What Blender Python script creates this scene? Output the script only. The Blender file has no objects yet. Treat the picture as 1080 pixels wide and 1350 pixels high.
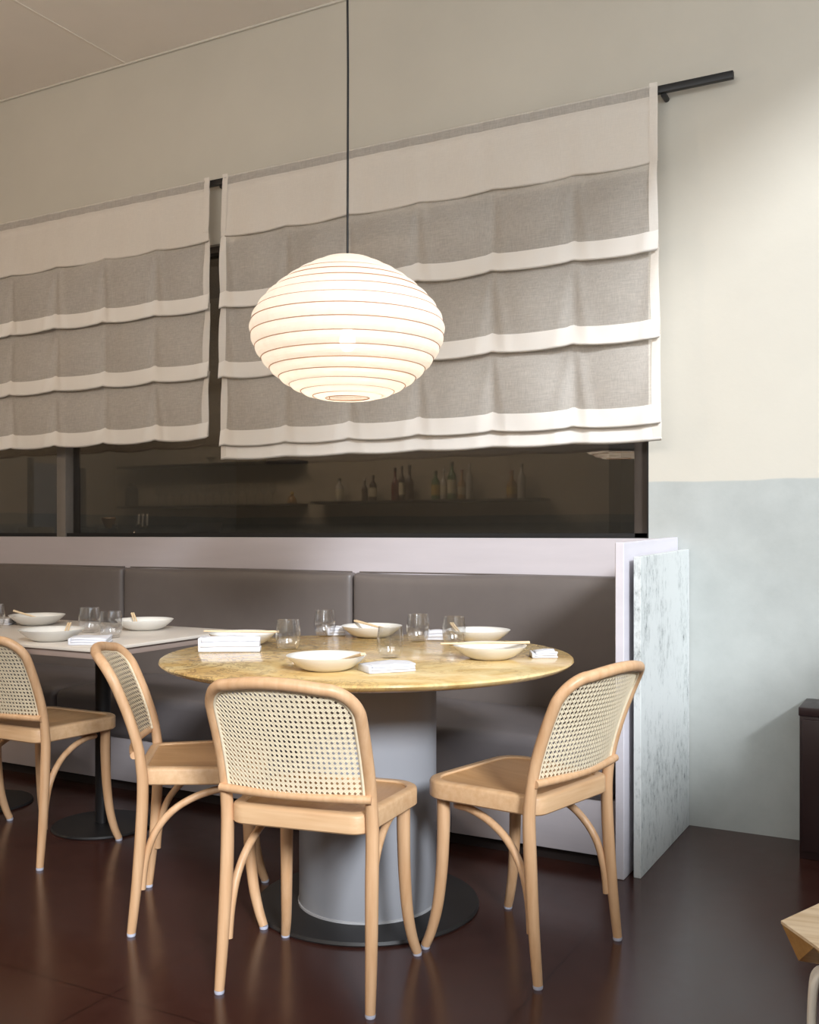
import bpy, bmesh, math, random
from mathutils import Vector, Matrix, noise
R = math.radians
random.seed(4)
SC = bpy.context.scene
C = SC.collection

# ------------------------------------------------------------------ camera, light, exposure
cam_d = bpy.data.cameras.new('camera'); cam = bpy.data.objects.new('camera', cam_d); C.objects.link(cam)
cam_d.sensor_fit = 'HORIZONTAL'; cam_d.sensor_width = 36; cam_d.lens = 1330 / 1080 * 36
cam_d.shift_y = 27 / 1080; cam_d.clip_start = 0.05
cam.location = (0, 0, 1.12); cam.rotation_euler = (R(90), 0, R(28.396))
SC.camera = cam

world = bpy.data.worlds.new('world'); SC.world = world; world.use_nodes = True
bg = world.node_tree.nodes['Background']; bg.inputs[0].default_value = (0.80, 0.90, 1.0, 1); bg.inputs[1].default_value = 1.0

def lamp(name, kind, loc, energy, color, **kw):
    d = bpy.data.lights.new(name, kind); d.energy = energy; d.color = color
    for k, v in kw.items(): setattr(d, k, v)
    o = bpy.data.objects.new(name, d); C.objects.link(o); o.location = loc
    return o
def aim(o, direction):
    o.rotation_euler = Vector(direction).to_track_quat('-Z', 'Y').to_euler()
# soft low sun coming in through the side window
sun = lamp('sun', 'SUN', (3, 1, 4), 2.85, (0.89, 0.94, 1.0), angle=R(11))
aim(sun, (-0.80, 0.76, -0.53))
# daylight of the side window, then an added soft fill from behind the camera
side = lamp('side_window_daylight', 'AREA', (0.79, 1.9, 2.45), 6, (0.92, 0.96, 1.0), shape='RECTANGLE', size=3.4, size_y=1.9)
aim(side, (-1, 0, 0.12))
rear = lamp('rear_fill', 'AREA', (-1.0, -2.42, 2.85), 45, (1.0, 0.96, 0.91), shape='RECTANGLE', size=3.3, size_y=1.1)
aim(rear, (0, 1, 0.3))
barl = lamp('bar_room_fill', 'AREA', (-4.6, 5.6, 3.1), 62, (1.0, 0.86, 0.7), shape='RECTANGLE', size=3.0, size_y=0.6)  # added fill to brighten the dim bar room, no visible source
aim(barl, (0, 0.3, -1))
SC.view_settings.view_transform = 'Standard'; SC.view_settings.look = 'None'
SC.view_settings.gamma = 1; SC.view_settings.use_curve_mapping = False
SC.view_settings.exposure = 0.57

# ------------------------------------------------------------------ materials
def srgb(r, g, b):
    f = lambda v: (v / 255 / 12.92) if v <= 10 else ((v / 255 + 0.055) / 1.055) ** 2.4
    return (f(r), f(g), f(b), 1)
class NT:
    def __init__(s, name):
        s.m = bpy.data.materials.new(name); s.m.use_nodes = True
        s.t = s.m.node_tree; s.b = s.t.nodes['Principled BSDF']; s.out = s.t.nodes['Material Output']
    def n(s, typ, **kw):
        x = s.t.nodes.new(typ)
        for k, v in kw.items():
            if k.startswith('_'): setattr(x, k[1:], v)
            else: x.inputs[k.replace('__', ' ')].default_value = v
        return x
    def l(s, a, b): s.t.links.new(a, b)
    def coords(s, scale=(1, 1, 1)):
        tc = s.n('ShaderNodeTexCoord'); mp = s.n('ShaderNodeMapping'); mp.inputs['Scale'].default_value = scale
        s.l(tc.outputs['Object'], mp.inputs['Vector']); return mp.outputs['Vector']
    def noise(s, vec, scale, detail=4, rough=0.55):
        x = s.n('ShaderNodeTexNoise', Scale=scale, Detail=detail, Roughness=rough); s.l(vec, x.inputs['Vector']); return x.outputs['Fac']
    def ramp(s, fac, stops):
        x = s.n('ShaderNodeValToRGB'); e = x.color_ramp.elements
        while len(e) < len(stops): e.new(0.5)
        for i, (p, c) in enumerate(stops): e[i].position = p; e[i].color = c
        s.l(fac, x.inputs['Fac']); return x.outputs['Color']
    def mix(s, fac, a, b):
        x = s.n('ShaderNodeMix', _data_type='RGBA')
        if hasattr(fac, 'links'): s.l(fac, x.inputs[0])
        else: x.inputs[0].default_value = fac
        for v, i in ((a, 6), (b, 7)):
            if hasattr(v, 'links'): s.l(v, x.inputs[i])
            else: x.inputs[i].default_value = v
        return x.outputs[2]
    def math(s, op, a, b=0.0, c=0.0):
        x = s.n('ShaderNodeMath', _operation=op)
        for i, v in enumerate((a, b, c)):
            if hasattr(v, 'links'): s.l(v, x.inputs[i])
            else: x.inputs[i].default_value = v
        return x.outputs[0]
    def bump(s, h, strength, dist=0.002):
        x = s.n('ShaderNodeBump', Strength=strength, Distance=dist); s.l(h, x.inputs['Height']); s.l(x.outputs['Normal'], s.b.inputs['Normal'])
    def set(s, **kw):
        for k, v in kw.items():
            i = s.b.inputs[k.replace('__', ' ')]
            if hasattr(v, 'links'): s.l(v, i)
            else: i.default_value = v
        return s.m
M = {}
def plain(name, col, rough=0.5, var=0.06, nscale=12, scale=(1, 1, 1), bump=0.0, metal=0.0, spec=0.5, bscale=None):
    t = NT(name); v = t.coords(scale); n = t.noise(v, nscale)
    lo = tuple(c * (1 - var) for c in col[:3]) + (1,); hi = tuple(min(1, c * (1 + var)) for c in col[:3]) + (1,)
    colr = t.ramp(n, [(0.3, lo), (0.7, hi)])
    if bump: t.bump(t.noise(v, bscale or nscale * 6, 3), bump)
    M[name] = t.set(Base__Color=colr, Roughness=rough, Metallic=metal)
    t.b.inputs['Specular IOR Level'].default_value = spec
    return M[name]

def plaster(name, upper, lower, line):
    t = NT(name); v = t.coords(); tc = t.n('ShaderNodeTexCoord'); sp = t.n('ShaderNodeSeparateXYZ'); t.l(tc.outputs['Object'], sp.inputs[0])
    n1 = t.noise(v, 1.6, 6, 0.6); n2 = t.noise(v, 9, 5, 0.65); n3 = t.noise(v, 55, 3)
    up = t.ramp(n1, [(0.3, tuple(c * 0.93 for c in upper[:3]) + (1,)), (0.7, upper)])
    lo_n = t.math('ADD', t.math('MULTIPLY', n1, 0.6), t.math('MULTIPLY', n2, 0.4))
    lo = t.ramp(lo_n, [(0.34, tuple(c * 0.84 for c in lower[:3]) + (1,)), (0.62, lower)])
    zz = t.math('ADD', sp.outputs['Z'], t.math('MULTIPLY', t.math('SUBTRACT', t.noise(v, 2.2, 3), 0.5), 0.035))
    fac = t.math('MULTIPLY', t.math('SUBTRACT', zz, line - 0.003), 160); fac.node.use_clamp = True
    h = t.math('ADD', t.math('MULTIPLY', n2, 0.8), t.math('MULTIPLY', n3, 0.25))
    t.bump(h, 0.16, 0.006)
    M[name] = t.set(Base__Color=t.mix(fac, lo, up), Roughness=0.75); t.b.inputs['Specular IOR Level'].default_value = 0.25
plaster('plaster', srgb(208, 202, 189), srgb(184, 187, 183), 1.312)
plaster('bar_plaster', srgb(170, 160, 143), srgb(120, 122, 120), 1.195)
plain('ceiling_paint', srgb(246, 238, 228), 0.8, 0.02, 3)
plain('ceiling_line', srgb(238, 230, 218), 0.7, 0.02)
plain('white_board', srgb(186, 178, 180), 0.45, 0.03, 3, (1, 1, 8))
plain('sunlit_white', srgb(214, 209, 215), 0.45, 0.03, 3, (1, 1, 8))  # board white lightened: sunlight on the end panel put into the colour
plain('kick', srgb(40, 32, 30), 0.5)
plain('leather', srgb(106, 98, 94), 0.42, 0.05, 7, bump=0.08, bscale=260)
plain('seat_leather', srgb(104, 98, 98), 0.42, 0.05, 7, bump=0.08, bscale=260)
plain('black_metal', srgb(22, 21, 22), 0.45, 0.05)
plain('disc_metal', srgb(34, 32, 32), 0.5, 0.1, 5)
plain('pedestal_paint', srgb(152, 153, 158), 0.38, 0.02, 3)
plain('pedestal_ring', srgb(176, 176, 178), 0.4, 0.02)
plain('laminate', srgb(206, 196, 184), 0.3, 0.03, 3)
plain('laminate_edge', srgb(150, 132, 122), 0.5, 0.04)
plain('china', srgb(226, 223, 216), 0.22, 0.01, 3)
plain('napkin', srgb(214, 214, 219), 0.85, 0.02, 20, bump=0.15, bscale=500)
plain('chopstick_wood', srgb(222, 196, 158), 0.55, 0.08, 30, (1, 1, 1))
plain('glide', srgb(196, 198, 214), 0.5, 0.03)
plain('dark_lacquer', srgb(46, 30, 30), 0.35, 0.06, 3)
plain('white_tube', srgb(232, 226, 214), 0.35, 0.02)
plain('bronze_frame', srgb(70, 62, 56), 0.4, 0.05)
plain('mullion_metal', srgb(128, 120, 112), 0.4, 0.05)
plain('bar_black', srgb(26, 23, 22), 0.5, 0.1)
plain('steel', srgb(180, 178, 174), 0.22, 0.04, 8, metal=1.0)
plain('grey_door', srgb(118, 130, 150), 0.6, 0.04)
plain('brown_door', srgb(40, 32, 28), 0.6, 0.04)
plain('cream_seat', srgb(176, 168, 150), 0.6, 0.04)
plain('cord', srgb(14, 13, 13), 0.5, 0.02)
plain('bamboo', srgb(176, 128, 92), 0.6, 0.05)
plain('paper_label', srgb(200, 190, 160), 0.7, 0.1, 60)
plain('yellow_label', srgb(190, 160, 70), 0.7, 0.1, 60)
plain('cap_red', srgb(130, 30, 26), 0.4, 0.05); plain('cap_black', srgb(20, 18, 18), 0.4, 0.05)
plain('cap_white', srgb(200, 196, 188), 0.4, 0.05)
plain('wall_out', srgb(214, 208, 196), 0.8, 0.03, 3)

def wood(name, c1, c2, axis, rough=0.42, sc=1.0):
    t = NT(name); s = [60 * sc, 60 * sc, 60 * sc]; s[axis] = 4 * sc
    v = t.coords(tuple(s)); n = t.noise(v, 1.0, 4, 0.6); big = t.noise(t.coords((5, 5, 5)), 1.0, 2)
    f = t.math('ADD', t.math('MULTIPLY', n, 0.7), t.math('MULTIPLY', big, 0.3))
    t.bump(n, 0.05, 0.001)
    M[name] = t.set(Base__Color=t.ramp(f, [(0.32, c2), (0.66, c1)]), Roughness=rough)
wood('beech', srgb(216, 177, 138), srgb(197, 152, 110), 2)
wood('beech_band', srgb(217, 181, 141), srgb(200, 158, 116), 0)
wood('beech_seat', srgb(200, 156, 108), srgb(180, 132, 84), 1, 0.33, 0.8)
wood('stool_oak', srgb(232, 210, 178), srgb(198, 166, 124), 0, 0.5)
wood('stool_oak_edge', srgb(206, 162, 100), srgb(180, 134, 76), 0, 0.5)
plain('cane', srgb(232, 217, 188), 0.5, 0.06, 50)

def floor_mat():
    t = NT('floor_paint'); v = t.coords(); n1 = t.noise(v, 1.3, 5, 0.6); n2 = t.noise(v, 14, 5, 0.6)
    br = t.n('ShaderNodeTexBrick', Scale=1.0, _offset=0.0); br.inputs['Mortar Size'].default_value = 0.003
    br.inputs['Brick Width'].default_value = 0.9; br.inputs['Row Height'].default_value = 0.9
    t.l(v, br.inputs['Vector'])
    base = t.ramp(t.math('ADD', t.math('MULTIPLY', n1, 0.7), t.math('MULTIPLY', n2, 0.3)), [(0.3, srgb(54, 28, 23)), (0.7, srgb(68, 39, 32))])
    br.inputs['Mortar'].default_value = srgb(44, 22, 18)
    t.l(base, br.inputs['Color1']); t.l(base, br.inputs['Color2'])
    t.bump(t.math('ADD', n1, t.math('MULTIPLY', n2, 0.25)), 0.10, 0.006)
    rr = t.math('ADD', t.math('MULTIPLY', n2, 0.16), 0.14)
    M['floor_paint'] = t.set(Base__Color=br.outputs['Color'], Roughness=rr)
floor_mat()
def marble_mat():
    t = NT('yellow_marble'); v = t.coords()
    w = t.n('ShaderNodeTexNoise', Scale=3.0, Detail=8, Roughness=0.65, Distortion=1.2); t.l(v, w.inputs['Vector'])
    base = t.ramp(w.outputs['Fac'], [(0.28, srgb(184, 142, 80)), (0.45, srgb(214, 180, 118)), (0.6, srgb(228, 204, 152)), (0.75, srgb(206, 174, 112))])
    w2 = t.n('ShaderNodeTexNoise', Scale=7.0, Detail=10, Roughness=0.7, Distortion=2.2); t.l(v, w2.inputs['Vector'])
    a = t.math('ABSOLUTE', t.math('SUBTRACT', w2.outputs['Fac'], 0.5))
    vein = t.ramp(a, [(0.0, (1, 1, 1, 1)), (0.04, (0, 0, 0, 1))])
    mask = t.ramp(t.noise(v, 2.4, 3), [(0.40, (0, 0, 0, 1)), (0.58, (1, 1, 1, 1))])
    f = t.math('MULTIPLY', t.math('MULTIPLY', vein, mask), 0.8)
    M['yellow_marble'] = t.set(Base__Color=t.mix(f, base, srgb(112, 88, 64)), Roughness=0.16)
marble_mat()
def slab_mat():
    t = NT('speckled_stone'); v = t.coords((1, 1, 0.55))
    n = t.noise(v, 42, 8, 0.78); n2 = t.noise(v, 4.5, 4, 0.6)
    sp = t.ramp(t.math('ADD', t.math('MULTIPLY', n, 0.72), t.math('MULTIPLY', n2, 0.38)), [(0.40, srgb(84, 90, 94)), (0.47, srgb(186, 190, 188)), (0.56, srgb(212, 215, 213))])
    t.bump(n, 0.1, 0.002)
    M['speckled_stone'] = t.set(Base__Color=sp, Roughness=0.5)
slab_mat()
def cloth_mat(name, trans, col, tlu=0.22):
    t = NT(name); t.t.nodes.remove(t.b)
    a = t.noise(t.coords((420, 420, 26)), 1, 2, 0.6); b = t.noise(t.coords((26, 26, 420)), 1, 2, 0.6)
    big = t.noise(t.coords((3, 3, 3)), 1, 2)
    wv = t.math('ADD', t.math('MULTIPLY', a, 0.5), t.math('MULTIPLY', b, 0.5))
    fac = t.math('ADD', t.math('MULTIPLY', t.math('SUBTRACT', wv, 0.5), 1.5 * trans), t.math('ADD', trans, t.math('MULTIPLY', t.math('SUBTRACT', big, 0.5), 0.08)))
    fac.node.use_clamp = True
    df = t.n('ShaderNodeBsdfDiffuse', Color=col); tl = t.n('ShaderNodeBsdfTranslucent', Color=col); tr = t.n('ShaderNodeBsdfTransparent')
    m1 = t.n('ShaderNodeMixShader', Fac=tlu); t.l(df.outputs[0], m1.inputs[1]); t.l(tl.outputs[0], m1.inputs[2])
    m2 = t.n('ShaderNodeMixShader'); t.l(fac, m2.inputs[0]); t.l(m1.outputs[0], m2.inputs[1]); t.l(tr.outputs[0], m2.inputs[2])
    t.l(m2.outputs[0], t.out.inputs['Surface']); M[name] = t.m
cloth_mat('sheer_linen', 0.40, srgb(242, 234, 224)); cloth_mat('lined_linen', 0.14, srgb(240, 232, 222), 0.12); cloth_mat('doubled_linen', 0.04, srgb(246, 240, 232), 0.08)
def thin_glass(name, tint, refl, spec=(1, 1, 1, 1)):
    t = NT(name); t.t.nodes.remove(t.b)
    tr = t.n('ShaderNodeBsdfTransparent', Color=tint); gl = t.n('ShaderNodeBsdfGlossy', Color=spec, Roughness=0.02)
    lw = t.n('ShaderNodeLayerWeight', Blend=0.5); f = t.math('ADD', t.math('MULTIPLY', t.math('POWER', lw.outputs['Facing'], 3.0), 0.8), refl); f.node.use_clamp = True
    m = t.n('ShaderNodeMixShader'); t.l(f, m.inputs[0]); t.l(tr.outputs[0], m.inputs[1]); t.l(gl.outputs[0], m.inputs[2])
    t.l(m.outputs[0], t.out.inputs['Surface']); M[name] = t.m
thin_glass('tumbler_glass', (0.97, 0.974, 0.98, 1), 0.09)
thin_glass('bar_glass', (0.85, 0.85, 0.85, 1), 0.04)
def pane_mat():
    t = NT('dark_pane'); t.t.nodes.remove(t.b)
    tr = t.n('ShaderNodeBsdfTransparent', Color=(0.42, 0.40, 0.38, 1)); gl = t.n('ShaderNodeBsdfGlossy', Roughness=0.0)
    m = t.n('ShaderNodeMixShader', Fac=0.17); t.l(tr.outputs[0], m.inputs[1]); t.l(gl.outputs[0], m.inputs[2])
    t.l(m.outputs[0], t.out.inputs['Surface']); M['dark_pane'] = t.m
pane_mat()
def paper_mat():
    t = NT('lantern_paper'); t.t.nodes.remove(t.b)
    n = t.noise(t.coords((30, 30, 30)), 1, 4)
    col = t.ramp(n, [(0.3, (0.93, 0.88, 0.82, 1)), (0.7, (0.97, 0.93, 0.88, 1))])
    df = t.n('ShaderNodeBsdfDiffuse'); tl = t.n('ShaderNodeBsdfTranslucent'); tr = t.n('ShaderNodeBsdfTransparent')
    t.l(col, df.inputs[0]); t.l(col, tl.inputs[0])
    m1 = t.n('ShaderNodeMixShader', Fac=0.6); t.l(df.outputs[0], m1.inputs[1]); t.l(tl.outputs[0], m1.inputs[2])
    m2 = t.n('ShaderNodeMixShader', Fac=0.07); t.l(m1.outputs[0], m2.inputs[1]); t.l(tr.outputs[0], m2.inputs[2])
    t.l(m2.outputs[0], t.out.inputs['Surface']); M['lantern_paper'] = t.m
paper_mat()
def emit(name, col, s):
    t = NT(name); t.set(Base__Color=col); t.b.inputs['Emission Color'].default_value = col; t.b.inputs['Emission Strength'].default_value = s; M[name] = t.m
emit('bulb_glow', (1.0, 0.84, 0.64, 1), 14)
for nm, c in (('bottle_dark', (0.05, 0.025, 0.015, 1)), ('bottle_green', (0.06, 0.16, 0.06, 1)), ('bottle_clear', (0.42, 0.40, 0.36, 1)), ('bottle_amber', (0.32, 0.18, 0.06, 1)), ('bottle_red', (0.16, 0.03, 0.02, 1))):
    plain(nm, c, 0.12, 0.05)

# ------------------------------------------------------------------ mesh helpers
def mesh_obj(name, verts, faces, mat, parent=None, smooth=False, auto=None):
    me = bpy.data.meshes.new(name); me.from_pydata([tuple(v) for v in verts], [], faces); me.update()
    return from_me(name, me, mat, parent, smooth, auto)
def from_me(name, me, mat, parent=None, smooth=False, auto=None):
    if mat: me.materials.append(M[mat])
    if smooth or auto:
        me.polygons.foreach_set('use_smooth', [True] * len(me.polygons))
        if auto: me.set_sharp_from_angle(angle=R(auto))
    o = bpy.data.objects.new(name, me); C.objects.link(o)
    if parent: o.parent = parent
    return o
def from_bm(name, bm, mat, parent=None, smooth=False, auto=None):
    bmesh.ops.recalc_face_normals(bm, faces=bm.faces)
    me = bpy.data.meshes.new(name); bm.to_mesh(me); bm.free()
    return from_me(name, me, mat, parent, smooth, auto)
def add_box(bm, x0, x1, y0, y1, z0, z1):
    m = Matrix.Translation(((x0 + x1) / 2, (y0 + y1) / 2, (z0 + z1) / 2)) @ Matrix.Diagonal((x1 - x0, y1 - y0, z1 - z0, 1))
    return bmesh.ops.create_cube(bm, size=1, matrix=m)['verts']
def box(name, x0, x1, y0, y1, z0, z1, mat, parent=None, bevel=0.0, seg=2):
    bm = bmesh.new(); add_box(bm, x0, x1, y0, y1, z0, z1)
    if bevel: bmesh.ops.bevel(bm, geom=bm.edges[:], offset=bevel, segments=seg, profile=0.5, affect='EDGES')
    return from_bm(name, bm, mat, parent, auto=40 if bevel else None)
def catmull(pts, per=6, closed=False):
    P = [Vector(p) for p in pts]; n = len(P); out = []
    for i in range(n if closed else n - 1):
        g = (lambda k: P[k % n]) if closed else (lambda k: P[min(max(k, 0), n - 1)])
        p0, p1, p2, p3 = g(i - 1), g(i), g(i + 1), g(i + 2)
        for k in range(per):
            t = k / per
            out.append(0.5 * ((2 * p1) + (p2 - p0) * t + (2 * p0 - 5 * p1 + 4 * p2 - p3) * t * t + (3 * p1 - p0 - 3 * p2 + p3) * t ** 3))
    if not closed: out.append(P[-1])
    return out
def tube_data(path, rad, seg=10, closed=False, V=None, F=None, flat=1.0):
    V = [] if V is None else V; F = [] if F is None else F
    n = len(path); b = len(V); prev = None
    for i, p in enumerate(path):
        p = Vector(p)
        a = Vector(path[(i - 1) % n] if closed else path[max(i - 1, 0)]); c = Vector(path[(i + 1) % n] if closed else path[min(i + 1, n - 1)])
        t = (c - a).normalized()
        if prev is None:
            ref = Vector((0, 0, 1)) if abs(t.z) < 0.9 else Vector((1, 0, 0)); u = t.cross(ref).normalized()
        else:
            u = (prev - t * prev.dot(t)).normalized()
        prev = u; w = t.cross(u)
        r = rad(i / (n - 1)) if callable(rad) else rad
        for k in range(seg):
            th = 2 * math.pi * k / seg; V.append(p + u * (r * math.cos(th)) + w * (r * flat * math.sin(th)))
    for i in range(n if closed else n - 1):
        for k in range(seg):
            i2 = (i + 1) % n; k2 = (k + 1) % seg
            F.append((b + i * seg + k, b + i * seg + k2, b + i2 * seg + k2, b + i2 * seg + k))
    if not closed:
        F.append(tuple(b + k for k in range(seg))[::-1]); F.append(tuple(b + (n - 1) * seg + k for k in range(seg)))
    return V, F
def tube(name, path, rad, mat, parent=None, seg=10, closed=False, flat=1.0):
    V, F = tube_data(path, rad, seg, closed, flat=flat)
    return mesh_obj(name, V, F, mat, parent, auto=50)
def lathe(name, prof, mat, parent=None, seg=32, loc=(0, 0, 0), auto=45):
    V, F = [], []; n = len(prof)
    for r, z in prof:
        for k in range(seg):
            a = 2 * math.pi * k / seg; V.append((loc[0] + r * math.cos(a), loc[1] + r * math.sin(a), loc[2] + z))
    for i in range(n - 1):
        for k in range(seg):
            k2 = (k + 1) % seg; F.append((i * seg + k, i * seg + k2, (i + 1) * seg + k2, (i + 1) * seg + k))
    if prof[0][0] > 1e-5: F.append(tuple(range(seg))[::-1])
    if prof[-1][0] > 1e-5: F.append(tuple((n - 1) * seg + k for k in range(seg)))
    bm = bmesh.new(); me = bpy.data.meshes.new('t'); me.from_pydata(V, [], F); bm.from_mesh(me); bpy.data.meshes.remove(me)
    bmesh.ops.remove_doubles(bm, verts=bm.verts, dist=1e-6)
    return from_bm(name, bm, mat, parent, auto=auto)
def shell(name, prof, mat, parent=None, seg=32, auto=60):   # open lathe, no caps
    V, F = [], []; n = len(prof)
    for r, z in prof:
        for k in range(seg):
            a = 2 * math.pi * k / seg; V.append((r * math.cos(a), r * math.sin(a), z))
    for i in range(n - 1):
        for k in range(seg):
            k2 = (k + 1) % seg; F.append((i * seg + k, i * seg + k2, (i + 1) * seg + k2, (i + 1) * seg + k))
    return mesh_obj(name, V, F, mat, parent, auto=auto)
def tag(o, label, cat, group=None):
    o['label'] = label; o['category'] = cat
    if group: o['group'] = group
    return o
def struct(o): o['kind'] = 'structure'; return o
def thing(name, label, cat, loc=(0, 0, 0), rz=0.0, group=None):
    o = bpy.data.objects.new(name, None); C.objects.link(o); o.location = loc; o.rotation_euler = (0, 0, rz); o.empty_display_size = 0.05
    return tag(o, label, cat, group)
def dup(root, loc, rz, label, group=None):
    r = root.copy(); C.objects.link(r); r.location = loc; r.rotation_euler = (0, 0, rz); r['label'] = label
    if group: r['group'] = group
    for ch in list(root.children):
        c = ch.copy(); C.objects.link(c); c.parent = r
        for g in ch.children:
            d = g.copy(); C.objects.link(d); d.parent = c
    return r

# ------------------------------------------------------------------ room shell
YW = 3.906; ZC = 3.553; XR = 0.80
struct(box('floor', -8.2, 3.0, -2.6, 7.6, -0.12, 0.0, 'floor_paint'))
ceil = struct(box('ceiling', -8.2, 1.0, -2.6, YW, ZC, ZC + 0.12, 'ceiling_paint'))
box('ceiling_joint_strip', -3.792, -3.778, -2.5, YW, ZC - 0.003, ZC + 0.01, 'ceiling_line', ceil)
box('ceiling_joint_strip', -5.592, -5.578, -2.5, YW, ZC - 0.003, ZC + 0.01, 'ceiling_line', ceil)
struct(box('trim_1', -8.2, XR, YW - 0.012, YW, ZC - 0.012, ZC, 'wall_out', bevel=0.004))
WX0, WX1, WZ0, WZ1 = -7.2, -1.051, 1.097, 2.535
bm = bmesh.new()
add_box(bm, -8.2, WX0, YW, YW + 0.14, 0, 3.8); add_box(bm, WX1, 1.0, YW, YW + 0.14, 0, 3.8)
add_box(bm, WX0, WX1, YW, YW + 0.14, 0, WZ0); add_box(bm, WX0, WX1, YW, YW + 0.14, WZ1, 3.8)
struct(from_bm('wall_back', bm, 'plaster'))
# side wall with a wide high window out of the frame on the right
bm = bmesh.new(); a, b, z0, z1 = -1.0, 3.62, 1.42, 3.52
add_box(bm, XR, XR + 0.06, -2.6, a, 0, 3.8); add_box(bm, XR, XR + 0.06, b, YW + 0.14, 0, 3.8)
add_box(bm, XR, XR + 0.06, a, b, 0, z0); add_box(bm, XR, XR + 0.06, a, b, z1, 3.8)
struct(from_bm('wall_right', bm, 'plaster'))
struct(box('wall_left', -8.3, -8.2, -2.6, YW, 0, 3.8, 'plaster'))
bm = bmesh.new()
add_box(bm, -8.2, 1.0, -2.6, -2.48, 0, 2.25); add_box(bm, -8.2, 1.0, -2.6, -2.48, 3.42, 3.8)
add_box(bm, -8.2, -2.7, -2.6, -2.48, 2.25, 3.42); add_box(bm, 0.7, 1.0, -2.6, -2.48, 2.25, 3.42)
struct(from_bm('wall_rear', bm, 'plaster'))

# ------------------------------------------------------------------ interior window onto the bar
w = bpy.data.objects.new('window_1', None); C.objects.link(w); w['kind'] = 'structure'
box('pane', WX0, -4.28, YW + 0.075, YW + 0.081, WZ0 + 0.02, WZ1, 'dark_pane', w)
box('pane', -4.28, WX1 - 0.06, YW + 0.075, YW + 0.081, WZ0 + 0.02, WZ1, 'dark_pane', w)
box('jamb', WX1 - 0.066, WX1 - 0.001, YW + 0.03, YW + 0.11, WZ0, WZ1, 'bronze_frame', w, 0.003)
box('jamb_bead', WX1 - 0.006, WX1, YW + 0.002, YW + 0.03, WZ0, WZ1, 'black_metal', w)
box('head_rail', WX0, WX1, YW + 0.03, YW + 0.11, WZ1 - 0.03, WZ1, 'bronze_frame', w)
box('sill_rail', WX0, WX1, YW + 0.03, YW + 0.11, WZ0, WZ0 + 0.02, 'black_metal', w)
box('mullion', -4.313, -4.245, YW + 0.02, YW + 0.12, WZ0, WZ1, 'mullion_metal', w, 0.004)
box('mullion', -3.175, -3.135, YW + 0.03, YW + 0.11, WZ0 + 1.0, WZ1, 'bronze_frame', w, 0.004)

# ------------------------------------------------------------------ bar room behind the glass
struct(box('wall_bar_back', -7.45, -0.3, 7.4, 7.5, 0, 3.4, 'bar_plaster'))
struct(box('wall_bar_left', -7.41, -7.31, YW + 0.14, 7.4, 0, 3.4, 'bar_plaster'))
struct(box('wall_bar_right', -2.36, -2.20, 7.1, 7.4, 0, 3.4, 'bar_plaster'))
struct(box('wall_bar_side', -0.6, -0.5, YW + 0.14, 7.4, 0, 3.4, 'bar_plaster'))
struct(box('ceiling_bar', -7.45, -0.3, YW + 0.14, 7.5, 3.3, 3.4, 'bar_plaster'))
d = struct(box('door_1', -7.31, -7.28, 6.36, 6.74, 0, 1.75, 'grey_door', bevel=0.004))
box('door_frame', -7.31, -7.27, 6.32, 6.36, 0, 1.79, 'brown_door', d); box('door_frame', -7.31, -7.27, 6.74, 6.78, 0, 1.79, 'brown_door', d)
d = struct(box('door_2', -7.31, -7.28, 6.82, 6.99, 0, 1.73, 'brown_door', bevel=0.004))
def shelf(label, x0, x1, z):
    o = box('wall_shelf', x0, x1, 7.2, 7.4, z - 0.022, z, 'bar_black', bevel=0.002); tag(o, label, 'shelf', 'shelves in the bar behind the glass'); return o
shelf('black shelf of spirit bottles behind the glass', -4.86, -2.76, 1.385)
shelf('lower black shelf with a row of stemmed glasses behind the glass', -7.1, -5.02, 1.372)
shelf('upper black shelf above the stemmed glasses, partly behind the blinds', -7.1, -5.02, 1.752)

bar = thing('bar_counter', 'dark bar counter behind the glass, below the shelves', 'counter', (-4.4, 6.2, 0))
box('counter_body', -2.2, 2.1, -0.25, 0.25, 0, 1.0, 'bar_black', bar); box('counter_top', -2.25, 2.15, -0.3, 0.3, 1.0, 1.035, 'bar_black', bar, 0.004)

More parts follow.
